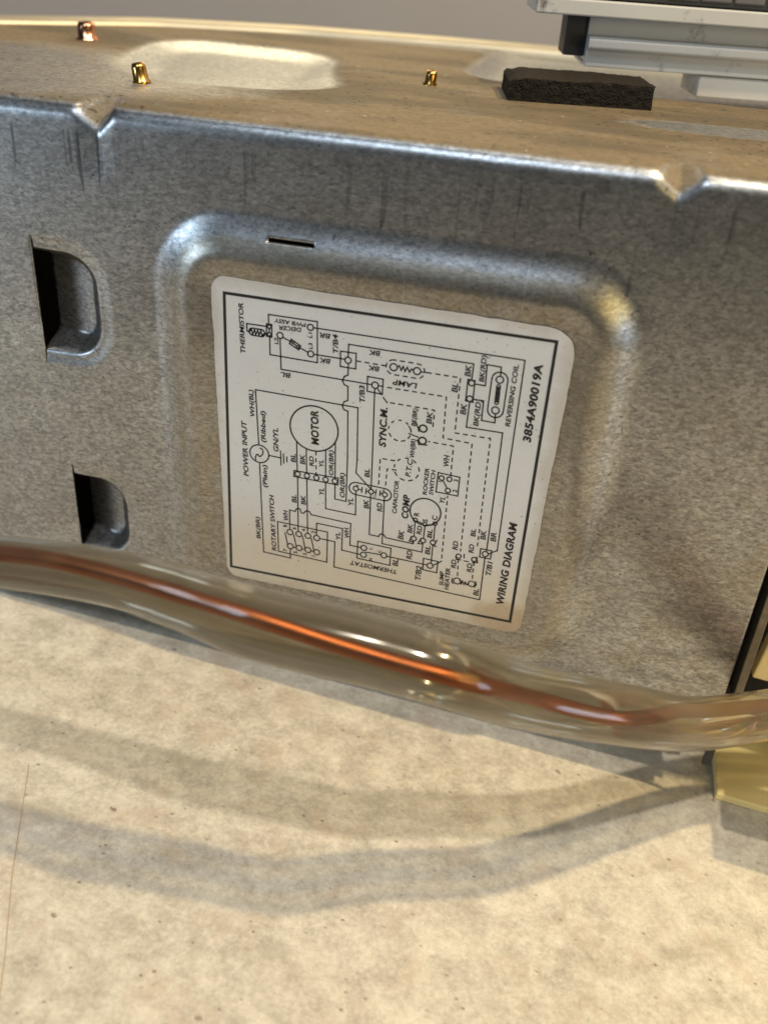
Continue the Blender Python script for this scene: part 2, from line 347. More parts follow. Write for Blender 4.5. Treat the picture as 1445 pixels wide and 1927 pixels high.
YO = 0.0038; ZT = 0.2152; RB = 0.0055; ZB = 0.016; XR = 0.0725
def sdf_box(x, z, cx, cz, hx, hz, r):
    qx = abs(x-cx)-(hx-r); qz = abs(z-cz)-(hz-r)
    return math.hypot(max(qx, 0), max(qz, 0)) + min(max(qx, qz), 0)-r
def sm(t):
    t = min(1, max(0, t)); return t*t*(3-2*t)
CUTS = [(-0.1885, 0.1292, 0.1668, -0.1650, 0.012, 0.0120), (-0.1835, 0.0440, 0.0790, -0.1612, 0.012, 0.0120)]
NOTCH = [(-0.1600, 0.0078, 0.0056, 0.0046), (0.0182, 0.0072, 0.0062, 0.0042)]
def front_depth(x, z, side):
    q = -sdf_box(x, z, -0.0625, 0.1085, 0.0765, 0.0745, 0.022)
    d = -0.0050*sm((q+0.0055)/0.0150)+0.0012*sm((q-0.0090)/0.010)
    for (xc, z0, z1, x1, r, dep) in CUTS:
        if x > xc or (abs(x-xc) < 1e-7 and side > 0):
            s = sdf_box(x, z, x1-0.05, (z0+z1)/2, 0.05, (z1-z0)/2, r)
            t = sm(0.5-(s+0.0026)/0.0062)
            slope = 0.50+0.50*min(1, max(0, (x1-x)/(x1-xc)))
            d += dep*t*slope
            d += 0.0006*sm(1-abs(s-0.001)/0.004)
    return d
def top_disp(x, y):
    d = 0
    # shallow pressed well at the back left, ribs and far rim
    s = sdf_box(x+0.25*y, y, -0.132, 0.128, 0.040, 0.055, 0.03); s += 0.010*noise.noise(Vector((x*22, y*16, 2))); d -= 0.0045*sm(0.5-s/0.028)
    s = sdf_box(x, y, 0.02, 0.21, 0.09, 0.06, 0.03); d -= 0.003*sm(0.5-s/0.02)
    return d
def rim_y(x):
    X = [-0.42, -0.36, -0.303, -0.24, -0.173, -0.10, -0.042, 0.10, 0.2]; Yv = [0.05, 0.09, 0.158, 0.218, 0.246, 0.258, 0.263, 0.266, 0.266]
    return float(np.interp(x, X, Yv))

def build_sheet():
    us = []
    x = -0.36
    while x < -0.27: us.append(x); x += 0.003
    x = -0.27
    while x < XR: us.append(x); x += 0.00085
    us.append(XR)
    us = [u for u in us if all(abs(u-c[0]) > 0.0004 for c in CUTS)]
    cols = [(u, 0) for u in us]
    for c in CUTS: cols += [(c[0], -1), (c[0], 1)]
    cols.sort()
    rows = []                                   # (y, z, ny, nz, tag)
    z = ZB; zs = []
    while z < ZT-RB: zs.append(z); z += 0.00085
    sl = 0.18122
    zs = [q for q in zs if abs(q-(sl-0.0006)) > 0.0004 and abs(q-(sl+0.0006)) > 0.0004]+[sl-0.0006, sl+0.0006]
    for c in CUTS:
        zs = [q for q in zs if abs(q-c[1]) > 0.0003 and abs(q-c[2]) > 0.0003]+[c[1], c[2]]
    zs.sort()
    for z in zs: rows.append(('f', z, 0))
    for k in range(1, 12): rows.append(('b', k/12, 0))
    y = 0
    ty = [0, .001, .002, .003]
    q = 0.004
    while q < 0.05: ty.append(q); q += 0.0012
    while q < 0.30: ty.append(q); q += 0.003
    for q in ty: rows.append(('t', q, 0))
    V = []; nC = len(cols)
    for (k, a, _) in rows:
        for (x, side) in cols:
            if k == 'f':
                y = YO; z = a; ny, nz = -1, 0; arc = a-(ZT-RB)
                dd = front_depth(x, z, side)
            elif k == 'b':
                an = a*math.pi/2; y = YO+RB-RB*math.cos(an); z = ZT-RB+RB*math.sin(an); ny, nz = -math.cos(an), math.sin(an); arc = RB*an; dd = 0
            else:
                y = YO+RB+a; z = ZT; ny, nz = 0, 1; arc = RB*math.pi/2+a; dd = -top_disp(x, y)
            for (nx_, wl, wr, dp) in NOTCH:
                u_ = (nx_-x)/wl if x < nx_ else (x-nx_)/wr
                if u_ > 1.6: continue
                v = 1-u_; v = 0.5*(v+math.sqrt(v*v+0.012))           # softened V
                v = min(v, 1.0)*(1 if u_ < 1.3 else (1.6-u_)/0.3)
                drop = dp*v
                if k == 'f': z -= drop*sm((z-(ZT-RB-0.013))/0.013); y += 0.10*drop*sm((z-(ZT-RB-0.02))/0.013)
                elif k == 'b': z -= drop; y += 0.10*drop+0.25*drop*a
                else: z -= drop*(1-sm(a/0.014)); y += 0.35*drop*(1-sm(a/0.014))
            # slight waviness of hand worn sheet
            wv = 0.00025*noise.noise(Vector((x*14, a*14 if k != 'b' else 3, 0.3)))
            y -= ny*dd; z -= nz*dd
            y += ny*wv; z += nz*wv
            V.append((x, y, z))
    F = []
    nf = len(zs)
    for j in range(len(rows)-1):
        for i in range(nC-1):
            x0, s0 = cols[i]; x1, s1 = cols[i+1]
            if s0 == -1 and s1 == 1: 
                # seam column: welded where no cut
                zmid = (rows[j][1]+rows[j+1][1])/2 if rows[j][0] == 'f' and rows[j+1][0] == 'f' else 9
                continue
            if rows[j][0] == 'f' and rows[j+1][0] == 'f':
                zm = (rows[j][1]+rows[j+1][1])/2; xm = (x0+x1)/2
                if abs(zm-sl) < 0.0005 and -0.1026 < xm < -0.0876: continue
                hit = False
                for (xc, z0, z1, xx, r, dep) in CUTS:
                    # narrow end slits open the louvre corners
                    pass
            else:
                xm = (x0+x1)/2
            if rows[j][0] == 't':
                ym = YO+RB+rows[j][1]
                if ym > rim_y((x0+x1)/2): continue
            a_ = j*nC+i; F.append((a_, a_+1, a_+nC+1, a_+nC))
    me = mesh(V, F, 'side_panel')
    bm = bmesh.new(); bm.from_mesh(me)
    loose = [v for v in bm.verts if not v.link_faces]; bmesh.ops.delete(bm, geom=loose, context='VERTS')
    bmesh.ops.remove_doubles(bm, verts=bm.verts, dist=0.00002)
    bm.to_mesh(me); bm.free()
    o = link('side_panel', me, STEEL, CH, smooth=True)
    m = o.modifiers.new('thickness', 'SOLIDIFY'); m.thickness = 0.0009; m.offset = -1 
    return o
PANEL = build_sheet()
PANEL['label'] = 'bent galvanized side panel and dusty top with pressed recess, louvres and two notches'

# rolled rim round the far edge of the top
def rim():
    pts = []
    xs = np.linspace(-0.36, 0.14, 60)
    V = []; F = []
    prof = [(0.0, -0.004), (0.0, 0.0005), (0.0015, 0.0020), (0.005, 0.0028), (0.014, 0.0026), (0.018, 0.0012), (0.0195, -0.002), (0.0195, -0.020)]
    for i, x in enumerate(xs):
        y = rim_y(x); dy = (rim_y(x+0.002)-rim_y(x-0.002))/0.004
        n = Vector((-dy, 1)).normalized()
        for (o_, h) in prof: V.append((x+n.x*o_, y-0.001+n.y*o_, ZT+h))
        if i:
            for k in range(len(prof)-1):
                a = (i-1)*len(prof)+k; F.append((a, a+len(prof), a+len(prof)+1, a+1))
    return link('rear_rim', mesh(V, F), RIMM, CH, smooth=True)
RIMM = simple('rim_steel', (0.55, 0.50, 0.39), 0.5, 0.75, 60, 0.2, 0.1)
rim()
# the closed dark inside and other walls of the chassis
def inner():
    box('bottom_plate', -0.36, 0.068, 0.0050, 0.26, ZB-0.001, ZB+0.0005, BLACKSTEEL, CH, bev=0)
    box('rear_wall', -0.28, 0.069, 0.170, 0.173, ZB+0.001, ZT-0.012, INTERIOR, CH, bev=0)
    box('left_wall', -0.3615, -0.3595, 0.003, 0.10, ZB+0.001, ZT-0.012, STEEL, CH, bev=0)
    o = box('fin_block', -0.235, -0.12, 0.040, 0.10, ZB+0.01, 0.19, simple('dirty_coil_fins', (0.10, 0.075, 0.055), 0.7, 0.2, 500, 0.6, 0.5), CH, bev=0.002)
    box('right_wall', 0.0695, 0.0715, 0.0055, 0.25, ZB+0.002, ZT-0.02, BLACKSTEEL, CH, bev=0)
inner()
# small hem along the panel's right edge and foot tab
box('corner_tab', 0.0722, 0.0755, 0.0030, 0.0042, 0.0010, 0.032, BLACKSTEEL, CH, bev=0.0002)

# flange, dark gap and cream shroud wall at the right
box('end_flange', 0.0765, 0.0795, 0.0080, 0.030, 0.030, 0.150, EDGESTEEL, CH, bev=0.0004)
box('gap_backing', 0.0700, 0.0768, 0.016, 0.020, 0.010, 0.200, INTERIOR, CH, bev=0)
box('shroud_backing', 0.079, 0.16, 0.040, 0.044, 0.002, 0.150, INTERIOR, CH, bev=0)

box('light_blocker', 0.0760, 0.150, 0.0065, 0.0225, 0.108, 0.205, BLACKSTEEL, CH, bev=0.0005)  # unseen plate added to stop light leaking past the chassis end

# ---------------- stubs on the top ----------------
def stub(name, x, y, mat, label, r=0.0025, h=0.0055, tilt=0.0):
    bm = bmesh.new()
    prof = [(r*1.25, 0), (r*1.25, 0.0006), (r, 0.0012), (r*0.95, h*0.75), (r*0.8, h*0.97), (r*0.45, h), (r*0.35, h*0.8), (0.0001, h*0.78)]
    ring = []
    for (rr, z) in prof:
        ring.append([bm.verts.new((rr*math.cos(t*math.pi/8), rr*math.sin(t*math.pi/8), z)) for t in range(16)])
    for a, b in zip(ring[:-1], ring[1:]):
        for i in range(16): bm.faces.new((a[i], a[(i+1) % 16], b[(i+1) % 16], b[i]))
    bmesh.ops.rotate(bm, verts=bm.verts, matrix=Matrix.Rotation(tilt, 3, 'Y'))
    bmesh.ops.translate(bm, verts=bm.verts, vec=Vector((x, y, ZT-0.0003+top_disp(x, y))))
    me = bpy.data.meshes.new(name); bm.to_mesh(me); bm.free()
    o = link(name, me, mat, CH, smooth=True)
    if label: o['label'] = label
    return o
stub('rivet_stub', -0.1665, 0.0500, BRASS, 'short brass stub left of centre on the dusty top', 0.0027, 0.0068, -0.15)
stub('rivet_stub', -0.0765, 0.1150, BRASS, 'small brass stub beside the black foam pad', 0.0024, 0.0055, 0.1)
stub('rivet_stub', -0.2380, 0.1440, COPSTUB, 'blurred copper stub at the back left', 0.0042, 0.0075)
stub('rivet_stub', -0.2550, 0.0950, COPSTUB, 'blurred stub at the left edge', 0.0030, 0.0045)

# ---------------- foam pad and white plastic part ----------------
A = math.radians(12)
FP = empty('foam_pad', (0, 0, 0)); 
def root(o, lab, cat):
    o.matrix_world = CH.matrix_basis.copy() if False else Matrix.Translation((-0.05641041, 0, 0.01221128)) @ ROT
    tag(o, lab, cat)
def foam_block():
    bm = bmesh.new()
    nx, ny, nz = 44, 16, 9
    bmesh.ops.create_cube(bm, size=1)
    L, D, H = 0.0530, 0.030, 0.0082
    bm.free(); bm = bmesh.new()
    g = {}
    def vert(i, j, k):
        if (i, j, k) not in g:
            x = L*i/nx; y = D*j/ny; z = H*k/nz
            if i == 0: x += 0.0015*(1 if k > nz-2 else 0)
            # chamfer at the top left
            if k == nz and x < 0.006: z -= 0.0018*(1-x/0.006)
            s = Vector((x, y, z))
            e = 0.00045 if k > 0 else 0
            q = s*520
            x += e*noise.noise(q); y += e*1.3*noise.noise(q+Vector((9, 0, 0))); z += e*0.7*noise.noise(q+Vector((0, 7, 0)))
            z += 0.0006*noise.noise(s*60)*(k/nz)
            g[(i, j, k)] = bm.verts.new((x, y, z))
        return g[(i, j, k)]
    for i in range(nx):
        for j in range(ny):
            bm.faces.new((vert(i, j, nz), vert(i+1, j, nz), vert(i+1, j+1, nz), vert(i, j+1, nz)))
            bm.faces.new((vert(i, j, 0), vert(i, j+1, 0), vert(i+1, j+1, 0), vert(i+1, j, 0)))
        for k in range(nz):
            bm.faces.new((vert(i, 0, k), vert(i+1, 0, k), vert(i+1, 0, k+1), vert(i, 0, k+1)))
            bm.faces.new((vert(i, ny, k), vert(i, ny, k+1), vert(i+1, ny, k+1), vert(i+1, ny, k)))
    for j in range(ny):
        for k in range(nz):
            bm.faces.new((vert(0, j, k), vert(0, j, k+1), vert(0, j+1, k+1), vert(0, j+1, k)))
            bm.faces.new((vert(nx, j, k), vert(nx, j+1, k), vert(nx, j+1, k+1), vert(nx, j, k+1)))
    bmesh.ops.rotate(bm, verts=bm.verts, matrix=Matrix.Rotation(A, 3, 'Z'))
    bmesh.ops.translate(bm, verts=bm.verts, vec=Vector((-0.0435, 0.0955, ZT)))
    me = bpy.data.meshes.new('foam_pad'); bm.to_mesh(me); bm.free(); return me
bpy.data.objects.remove(FP)
FP = link('foam_pad', foam_block(), FOAM); root(FP, 'black open cell foam pad lying on the dusty metal top', 'foam pad')

WP = empty('plastic_bracket'); root(WP, 'dirty white plastic bracket with a black leg standing on the metal top behind the foam', 'bracket')
nv = Vector((-math.sin(A), math.cos(A), 0)); dv = Vector((math.cos(A), math.sin(A), 0))
def at(n_): return tuple(nv*n_)
# profile runs along the front face: local x along it, local y into the depth
prism_x('white_body', [(0.0, 0.2243), (0.0, 0.2306), (-0.0024, 0.2306), (-0.0032, 0.2316), (-0.0032, 0.2343), (-0.0024, 0.2354), (0.0022, 0.2356), (0.0018, 0.2420), (0.03, 0.2420), (0.03, 0.2243)],
        0.0095, 0.13, WHITEPL, WP, A, at(0.1405), 0.0004)
box('lower_block', 0.0560, 0.13, 0.0008, 0.028, 0.2160, 0.2240, WHITEPL, WP, 0.0006, A, at(0.1405))
box('top_slab', -0.0130, 0.13, -0.0075, 0.03, 0.2424, 0.2480, WHITEPL, WP, 0.0006, A, at(0.1405))
box('dark_grille', 0.0040, 0.13, -0.0060, 0.03, 0.2484, 0.2530, BLACKSTEEL, WP, 0.0006, A, at(0.1405))
box('black_leg', 0.0010, 0.0094, 0.0040, 0.020, 0.2275, 0.2422, BLACKSTEEL, WP, 0.0005, A, at(0.1405))
box('black_skirt', 0.0094, 0.0330, 0.0040, 0.020, 0.2255, 0.2242+0.002, BLACKSTEEL, WP, 0.0002, A, at(0.1405))
for k in range(5):
    box('grille_cell', 0.036+k*0.0125, 0.0475+k*0.0125, -0.0066, 0.02, 0.2500, 0.2560, simple('grey_cells', (0.12, 0.12, 0.13), 0.4), WP, 0.0006, A, at(0.1405))

# ---------------- cream front frame (right) ----------------
box('cream_foot', 0.0, 1, 0, 1, 0, 1, CREAM, bev=0); bpy.data.objects.remove(bpy.data.objects['cream_foot'])
BZ = empty('front_bezel', (0.03, 0.02, 0)); tag(BZ, 'cream plastic front bezel at the right end with its ledge resting on the counter', 'bezel')
def bz(name, x0, x1, y0, y1, z0, z1, mat, bev=0.0006):
    return box(name, x0-0.03, x1-0.03, y0-0.02, y1-0.02, z0, z1, mat, BZ, bev)
bz('ledge', 0.0272, 0.30, 0.0075, 0.075, 0.0002, 0.0036, CREAM, 0.0005)
bz('bezel_wall', 0.0235, 0.30, 0.0190, 0.0255, 0.0545, 0.22, CREAM, 0.0008)
bz('shadow_tab', 0.038, 0.062, -0.024, 0.0000, 0.0500, 0.0530, CREAM, 0.001)  # unseen plate, shaped to cast the blocky shadows on the counter
bz('shadow_tab_stem', 0.0585, 0.0618, 0.0002, 0.0300, 0.0502, 0.0528, CREAM, 0.0005)  # unseen arm added to carry the shadow-casting plate
bz('bezel_side', 0.060, 0.30, 0.0295, 0.26, 0.0040, 0.20, CREAM, 0.002)

# ---------------- label ----------------
LB = None
def label():
    global LB
    x0, x1, z0, z1 = -0.0588, 0.0602, -0.0595, 0.0600
    rad = {'tl': 0.0045, 'tr': 0.0085, 'br': 0.0045, 'bl': 0.0050}
    pts = []
    def arc(cx, cz, r, a0):
        for k in range(9):
            a = a0+math.pi/2*k/8; pts.append((cx+r*math.cos(a), cz+r*math.sin(a)))
    arc(x1-rad['tr'], z1-rad['tr']-0.0015, rad['tr'], 0)
    arc(x0+rad['tl'], z1-rad['tl']-0.0002, rad['tl'], math.pi/2)
    arc(x0+rad['bl']+0.0028, z0+rad['bl']+0.0005, rad['bl'], math.pi)
    arc(x1-0.0018-rad['br'], z0+rad['br'], rad['br'], 1.5*math.pi)
    # slightly worn outline
    P = []
    n = len(pts)
    for i in range(n):
        a = Vector(pts[i]); b = Vector(pts[(i+1) % n]); m = max(1, int((b-a).length/0.0012))
        for k in range(m):
            p = a.lerp(b, k/m); w = 0.00022*noise.noise(Vector((p.x*300, p.y*300, 1)))+0.0003*noise.noise(Vector((p.x*90, p.y*90, 4)))
            P.append(p*(1+w/0.06))
    bm = bmesh.new()
    f = [bm.verts.new((p.x, -0.00035, p.y)) for p in P]; b = [bm.verts.new((p.x*1.001, 0.0, p.y*1.001)) for p in P]
    bm.faces.new(f[::-1]); m = len(P)
    for i in range(m): bm.faces.new((f[i], f[(i+1) % m], b[(i+1) % m], b[i]))
    bmesh.ops.recalc_face_normals(bm, faces=bm.faces)
    me = bpy.data.meshes.new('wiring_label'); bm.to_mesh(me); bm.free()
    LB = link('wiring_label', me, PAPER, CH); LB.location = (-0.0626, -0.0005, 0.10805)
    LB['label'] = 'white wiring diagram label, yellowed along its lower edge'
label()
YI = -0.00043
LINES=[(0,22,[-3888,4592,-3901,4938,-2234,4941,-2195,3522,-3844,3542,-3853,4162]),(0,22,[-3966,4606,-3784,4608,-3783,4164,-3967,4179,-3966,4606]),(0,22,[-3871,4456,-3871,4325]),(0,22,[-4447,4382,-4494,4373,-4535,4346,-4562,4306,-4572,4259,-4563,4212,-4536,4172,-4496,4144,-4449,4135,-4151,4132,-4104,4141,-4063,4168,-4036,4208,-4026,4255,-4035,4302,-4062,4343,-4102,4370,-4149,4380,-4447,4382]),(0,22,[-3958,4516,-4656,4510,-4646,4250,-4571,4248]),(0,22,[-4032,4257,-3945,4248]),(0,22,[-4571,4239,-4491,4326,-4449,4170,-4381,4343,-4339,4165,-4272,4342,-4229,4160,-4163,4333,-4120,4177,-4032,4265]),(0,22,[-3496,4165,-3453,3078,-301,3047]),(0,22,[-2369,4716,287,4711,4548,4697,4556,391,4576,-2498,4378,-2633,4277,-2725]),(0,22,[-3401,4223,-3139,4124]),(0,22,[-3110,4203,-2783,4022,-2845,3871,-3173,4039,-3110,4203]),(0,22,[-3030,4062,-2908,3993]),(0,22,[-2812,3951,-2519,3834]),(0,22,[-2332,3798,-1258,3794]),(0,22,[-1418,4054,-888,4060,-882,3514,-1405,3517,-1418,4054]),(0,22,[-1155,3877,-1155,4335,314,4321,2966,4319,2960,3757]),(0,22,[-1137,3668,-1127,3259,-1253,3180,-1311,3026,-1241,2888,-1117,2845,-1095,2340,-1223,2262,-1282,2112,-1210,1971,-1077,1938,-1010,142,-986,-1612,-1403,-1599,-1418,-967]),(1,22,[-875,3799,57,3787]),(0,22,[-466,3315,67,3302,68,2761,-449,2786,-466,3315]),(0,22,[-87,3051,75,3047]),(0,22,[-199,2928,-128,311,-102,-934]),(0,22,[-101,2936,38,2756]),(0,22,[109,2654,248,2495]),(0,22,[-4262,49,-4368,2173,-735,2129,-665,208,-676,-379,-102,-934]),(0,22,[-4383,-573,-4391,-455,-4350,-351,-4293,-340,-4249,-404,-4204,-395,-4128,-309,-4102,-185,-4137,-97,-4216,-64]),(0,22,[-2865,446,-2824,-757]),(0,22,[-2511,233,-2473,-756]),(0,22,[-1804,320,-1773,-777]),(0,22,[-1468,684,-1425,-775]),(1,22,[-2157,207,-2123,-759]),(0,22,[-2943,-727,-1306,-718,-1317,-1000,-2949,-970,-2943,-727]),(0,22,[-2808,-952,-2747,-3264]),(0,22,[-2464,-957,-2386,-3280]),(0,22,[-1767,-968,-1731,-2069,-612,-2105,-648,-1117]),(0,22,[-3894,-298,-3445,-312]),(0,22,[-3455,-39,-3430,-596]),(0,22,[-3345,-136,-3329,-500]),(0,22,[-3226,-232,-3211,-420]),(0,22,[-4237,-665,-4097,-4489,-3038,-4537,-3043,-4119]),(0,22,[-3550,-3012,-1627,-3064,-1610,-4402,-3506,-4330,-3550,-3012]),(0,22,[-3258,-3438,-3151,-3957]),(0,22,[-2918,-3458,-2814,-3962]),(0,22,[-2574,-3462,-2467,-3981]),(0,22,[-2231,-3491,-2122,-4010]),(0,22,[-2933,-4015,-2813,-4015]),(0,22,[-2591,-4019,-2467,-4018]),(0,22,[-2250,-4033,-2122,-4031]),(0,22,[-3076,-3258,-3091,-2413,-2883,-2431,-2830,-2318,-2763,-2274,-2696,-2290,-2639,-2445,-2549,-2442,-2492,-2349,-2417,-2303,-2335,-2331,-2266,-2443,-770,-2506,-762,-3445,-331,-3464]),(0,22,[-2036,-3282,-2055,-2765,-1068,-2789,-1061,-3731,-337,-3769]),(0,22,[-1919,-3407,-1335,-3425,-1325,-4552,122,-4612,4208,-4748,4185,-2854]),(0,22,[-469,-3209,776,-3244,783,-4000,-467,-3956,-469,-3209]),(0,22,[-134,-3618,436,-3605]),(0,22,[637,-3613,647,-3624,2159,-3669]),(0,22,[-644,-764,-739,-779,-821,-830,-878,-908,-900,-1002,-885,-1097,-835,-1179,-757,-1236,-663,-1259,380,-1299,476,-1284,558,-1233,615,-1155,637,-1061,622,-966,571,-884,493,-827,399,-804,-644,-764]),(0,22,[-558,-1016,-441,-1027]),(0,22,[-425,-927,-436,-1122]),(0,22,[-273,-944,-279,-1139]),(0,22,[-276,-1042,-182,-1037]),(0,22,[-10,-1027,66,-1021]),(0,22,[82,-921,72,-1116]),(0,22,[232,-929,223,-1124]),(0,22,[230,-1026,316,-1038]),(0,22,[-107,-1138,-59,-2826,286,-2838,337,-2730,409,-2694,486,-2733,550,-2831,1572,-2869,1581,-2753]),(0,22,[397,-1157,436,-3113,1920,-3156,1918,-2765]),(1,22,[676,361,151,362,156,-738]),(1,22,[752,8,420,0,404,-808]),(0,22,[2202,197,2955,163,2960,-583,2195,-567,2202,197]),(0,22,[2390,-68,2563,-352]),(0,22,[1565,-1935,1577,-2538]),(0,22,[1934,-2051,1923,-2549]),(0,22,[2288,-1949,2293,-2543]),(0,22,[2285,-2760,2292,-3545]),(0,22,[1479,-2576,1427,-2787]),(0,22,[1427,-2787,1552,-2792]),(0,22,[1834,-2579,1748,-2824]),(0,22,[1748,-2824,1921,-2797]),(0,22,[2352,-2734,2410,-2533]),(0,22,[2239,-2759,2404,-2804]),(0,22,[1662,-1898,1848,-1948]),(0,22,[1988,-1987,2207,-1903]),(0,22,[1997,-3413,2532,-3430,2532,-3929,2017,-3908,1997,-3413]),(0,22,[2365,-3633,2495,-3532,2657,-3385]),(1,22,[2654,-3265,2614,-643]),(1,22,[2641,135,2616,1300,1753,1313]),(0,22,[3995,-2542,4390,-2550,4380,-2902,3992,-2897,3995,-2542]),(1,22,[217,3040,2208,3036,2239,1539,3228,1507,3295,-2821]),(1,22,[1486,3778,2597,3777,2614,1796,3811,1803,3817,1067,3864,-2453,3997,-2557]),(0,22,[2981,2979,2971,2074,4177,2083,4189,1138,4207,-2591]),(0,22,[3148,-3071,3188,-3188,3333,-3177]),(0,22,[3896,-2930,3946,-3163,3767,-3187]),(1,22,[3249,-3157,3307,-3973]),(1,22,[3823,-3163,3846,-4014]),(0,22,[3404,-4062,3467,-4216,3497,-4068,3574,-4219,3606,-4087,3674,-4206,3729,-4115]),(0,22,[3124,-4043,3116,-4186,3169,-4258]),(0,22,[3981,-3983,4010,-4116,3964,-4239]),(0,22,[3441,-2913,3448,-3058]),(0,22,[3471,-3189,3607,-3185]),(0,22,[2842,3767,3068,3755,3083,2997,2845,3007,2842,3767]),(0,22,[3081,3642,3418,3639,3391,4363,3843,4354,3859,4047]),(0,22,[3071,3108,3425,3108,3437,2406,3880,2397,3859,2721]),(0,22,[4108,3920,4089,4018,4034,4101,3952,4158,3854,4178,3756,4159,3672,4104,3616,4021,3596,3923,3587,2844,3606,2746,3661,2662,3744,2606,3842,2586,3940,2605,4023,2660,4080,2742,4100,2840,4108,3920]),(1,22,[387,4038,289,4019,206,3965,150,3882,129,3785,148,3687,202,3604,285,3548,382,3527,1164,3520,1262,3538,1345,3593,1401,3675,1422,3773,1403,3871,1349,3954,1266,4010,1169,4030,387,4038]),(0,22,[504,3792,571,3863,644,3714,700,3864,775,3696,835,3856,919,3699,981,3820,1047,3781]),(0,22,[22,3789,133,3792]),(0,22,[1286,3770,1486,3773]),(1,22,[351,2506,1720,2499,1866,2493,1860,1765]),(0,22,[1058,1754,1132,1632]),(0,22,[1278,1954,1369,1756,1404,1628]),(0,22,[1079,1487,1398,1410]),(0,22,[1382,1299,1445,1146,1716,1169])]
RINGS=[(0,24,-3871,4521,61),(0,24,-3871,4260,61),(0,24,-3497,4274,105),(0,24,-2462,4714,103),(0,24,-2432,3795,105),(0,24,-3052,4102,44),(0,24,-2886,3966,44),(0,24,-1151,3776,108),(0,24,-194,3047,114),(0,28,-2249,1061,863),(0,24,-4244,-298,353),(0,24,-2809,-846,98),(0,24,-2462,-850,97),(0,24,-2111,-863,97),(0,24,-1770,-868,97),(0,24,-1431,-868,96),(0,24,-3066,-3375,114),(0,24,-2722,-3389,113),(0,24,-2370,-3391,113),(0,24,-2033,-3411,113),(0,24,-3044,-3997,115),(0,24,-2702,-4006,115),(0,24,-2356,-4020,115),(0,24,-2011,-4038,114),(0,24,-233,-3452,111),(0,24,-230,-3755,112),(0,24,534,-3610,111),(0,24,-653,-1011,92),(0,24,-96,-1029,91),(0,24,402,-1049,91),(0,24,2338,11,88),(0,24,2609,15,88),(0,24,2602,-434,89),(0,28,1896,-1457,549),(0,24,1567,-1850,73),(0,24,1926,-1963,73),(0,24,2280,-1861,73),(0,24,1577,-2646,94),(0,24,1918,-2657,94),(0,24,2276,-2659,94),(0,24,2262,-3674,111),(0,24,4179,-2731,107),(0,24,3249,-3032,89),(0,24,3810,-3047,89),(0,24,3308,-4113,132),(0,24,3840,-4117,121),(0,24,2971,3659,96),(0,24,2967,3105,98),(0,24,3852,3921,119),(0,24,3844,2842,122),(0,20,3840,3685,62),(0,20,3842,3605,62),(0,20,3843,3525,62),(0,20,3844,3444,62),(0,20,3846,3364,63),(0,20,3847,3283,63),(0,20,3848,3202,63),(0,20,3850,3120,63),(0,24,385,3783,123),(0,24,1166,3775,122),(1,24,752,1536,389),(1,24,1101,104,439),(0,30,1541,1761,128),(0,30,1556,1303,129)]
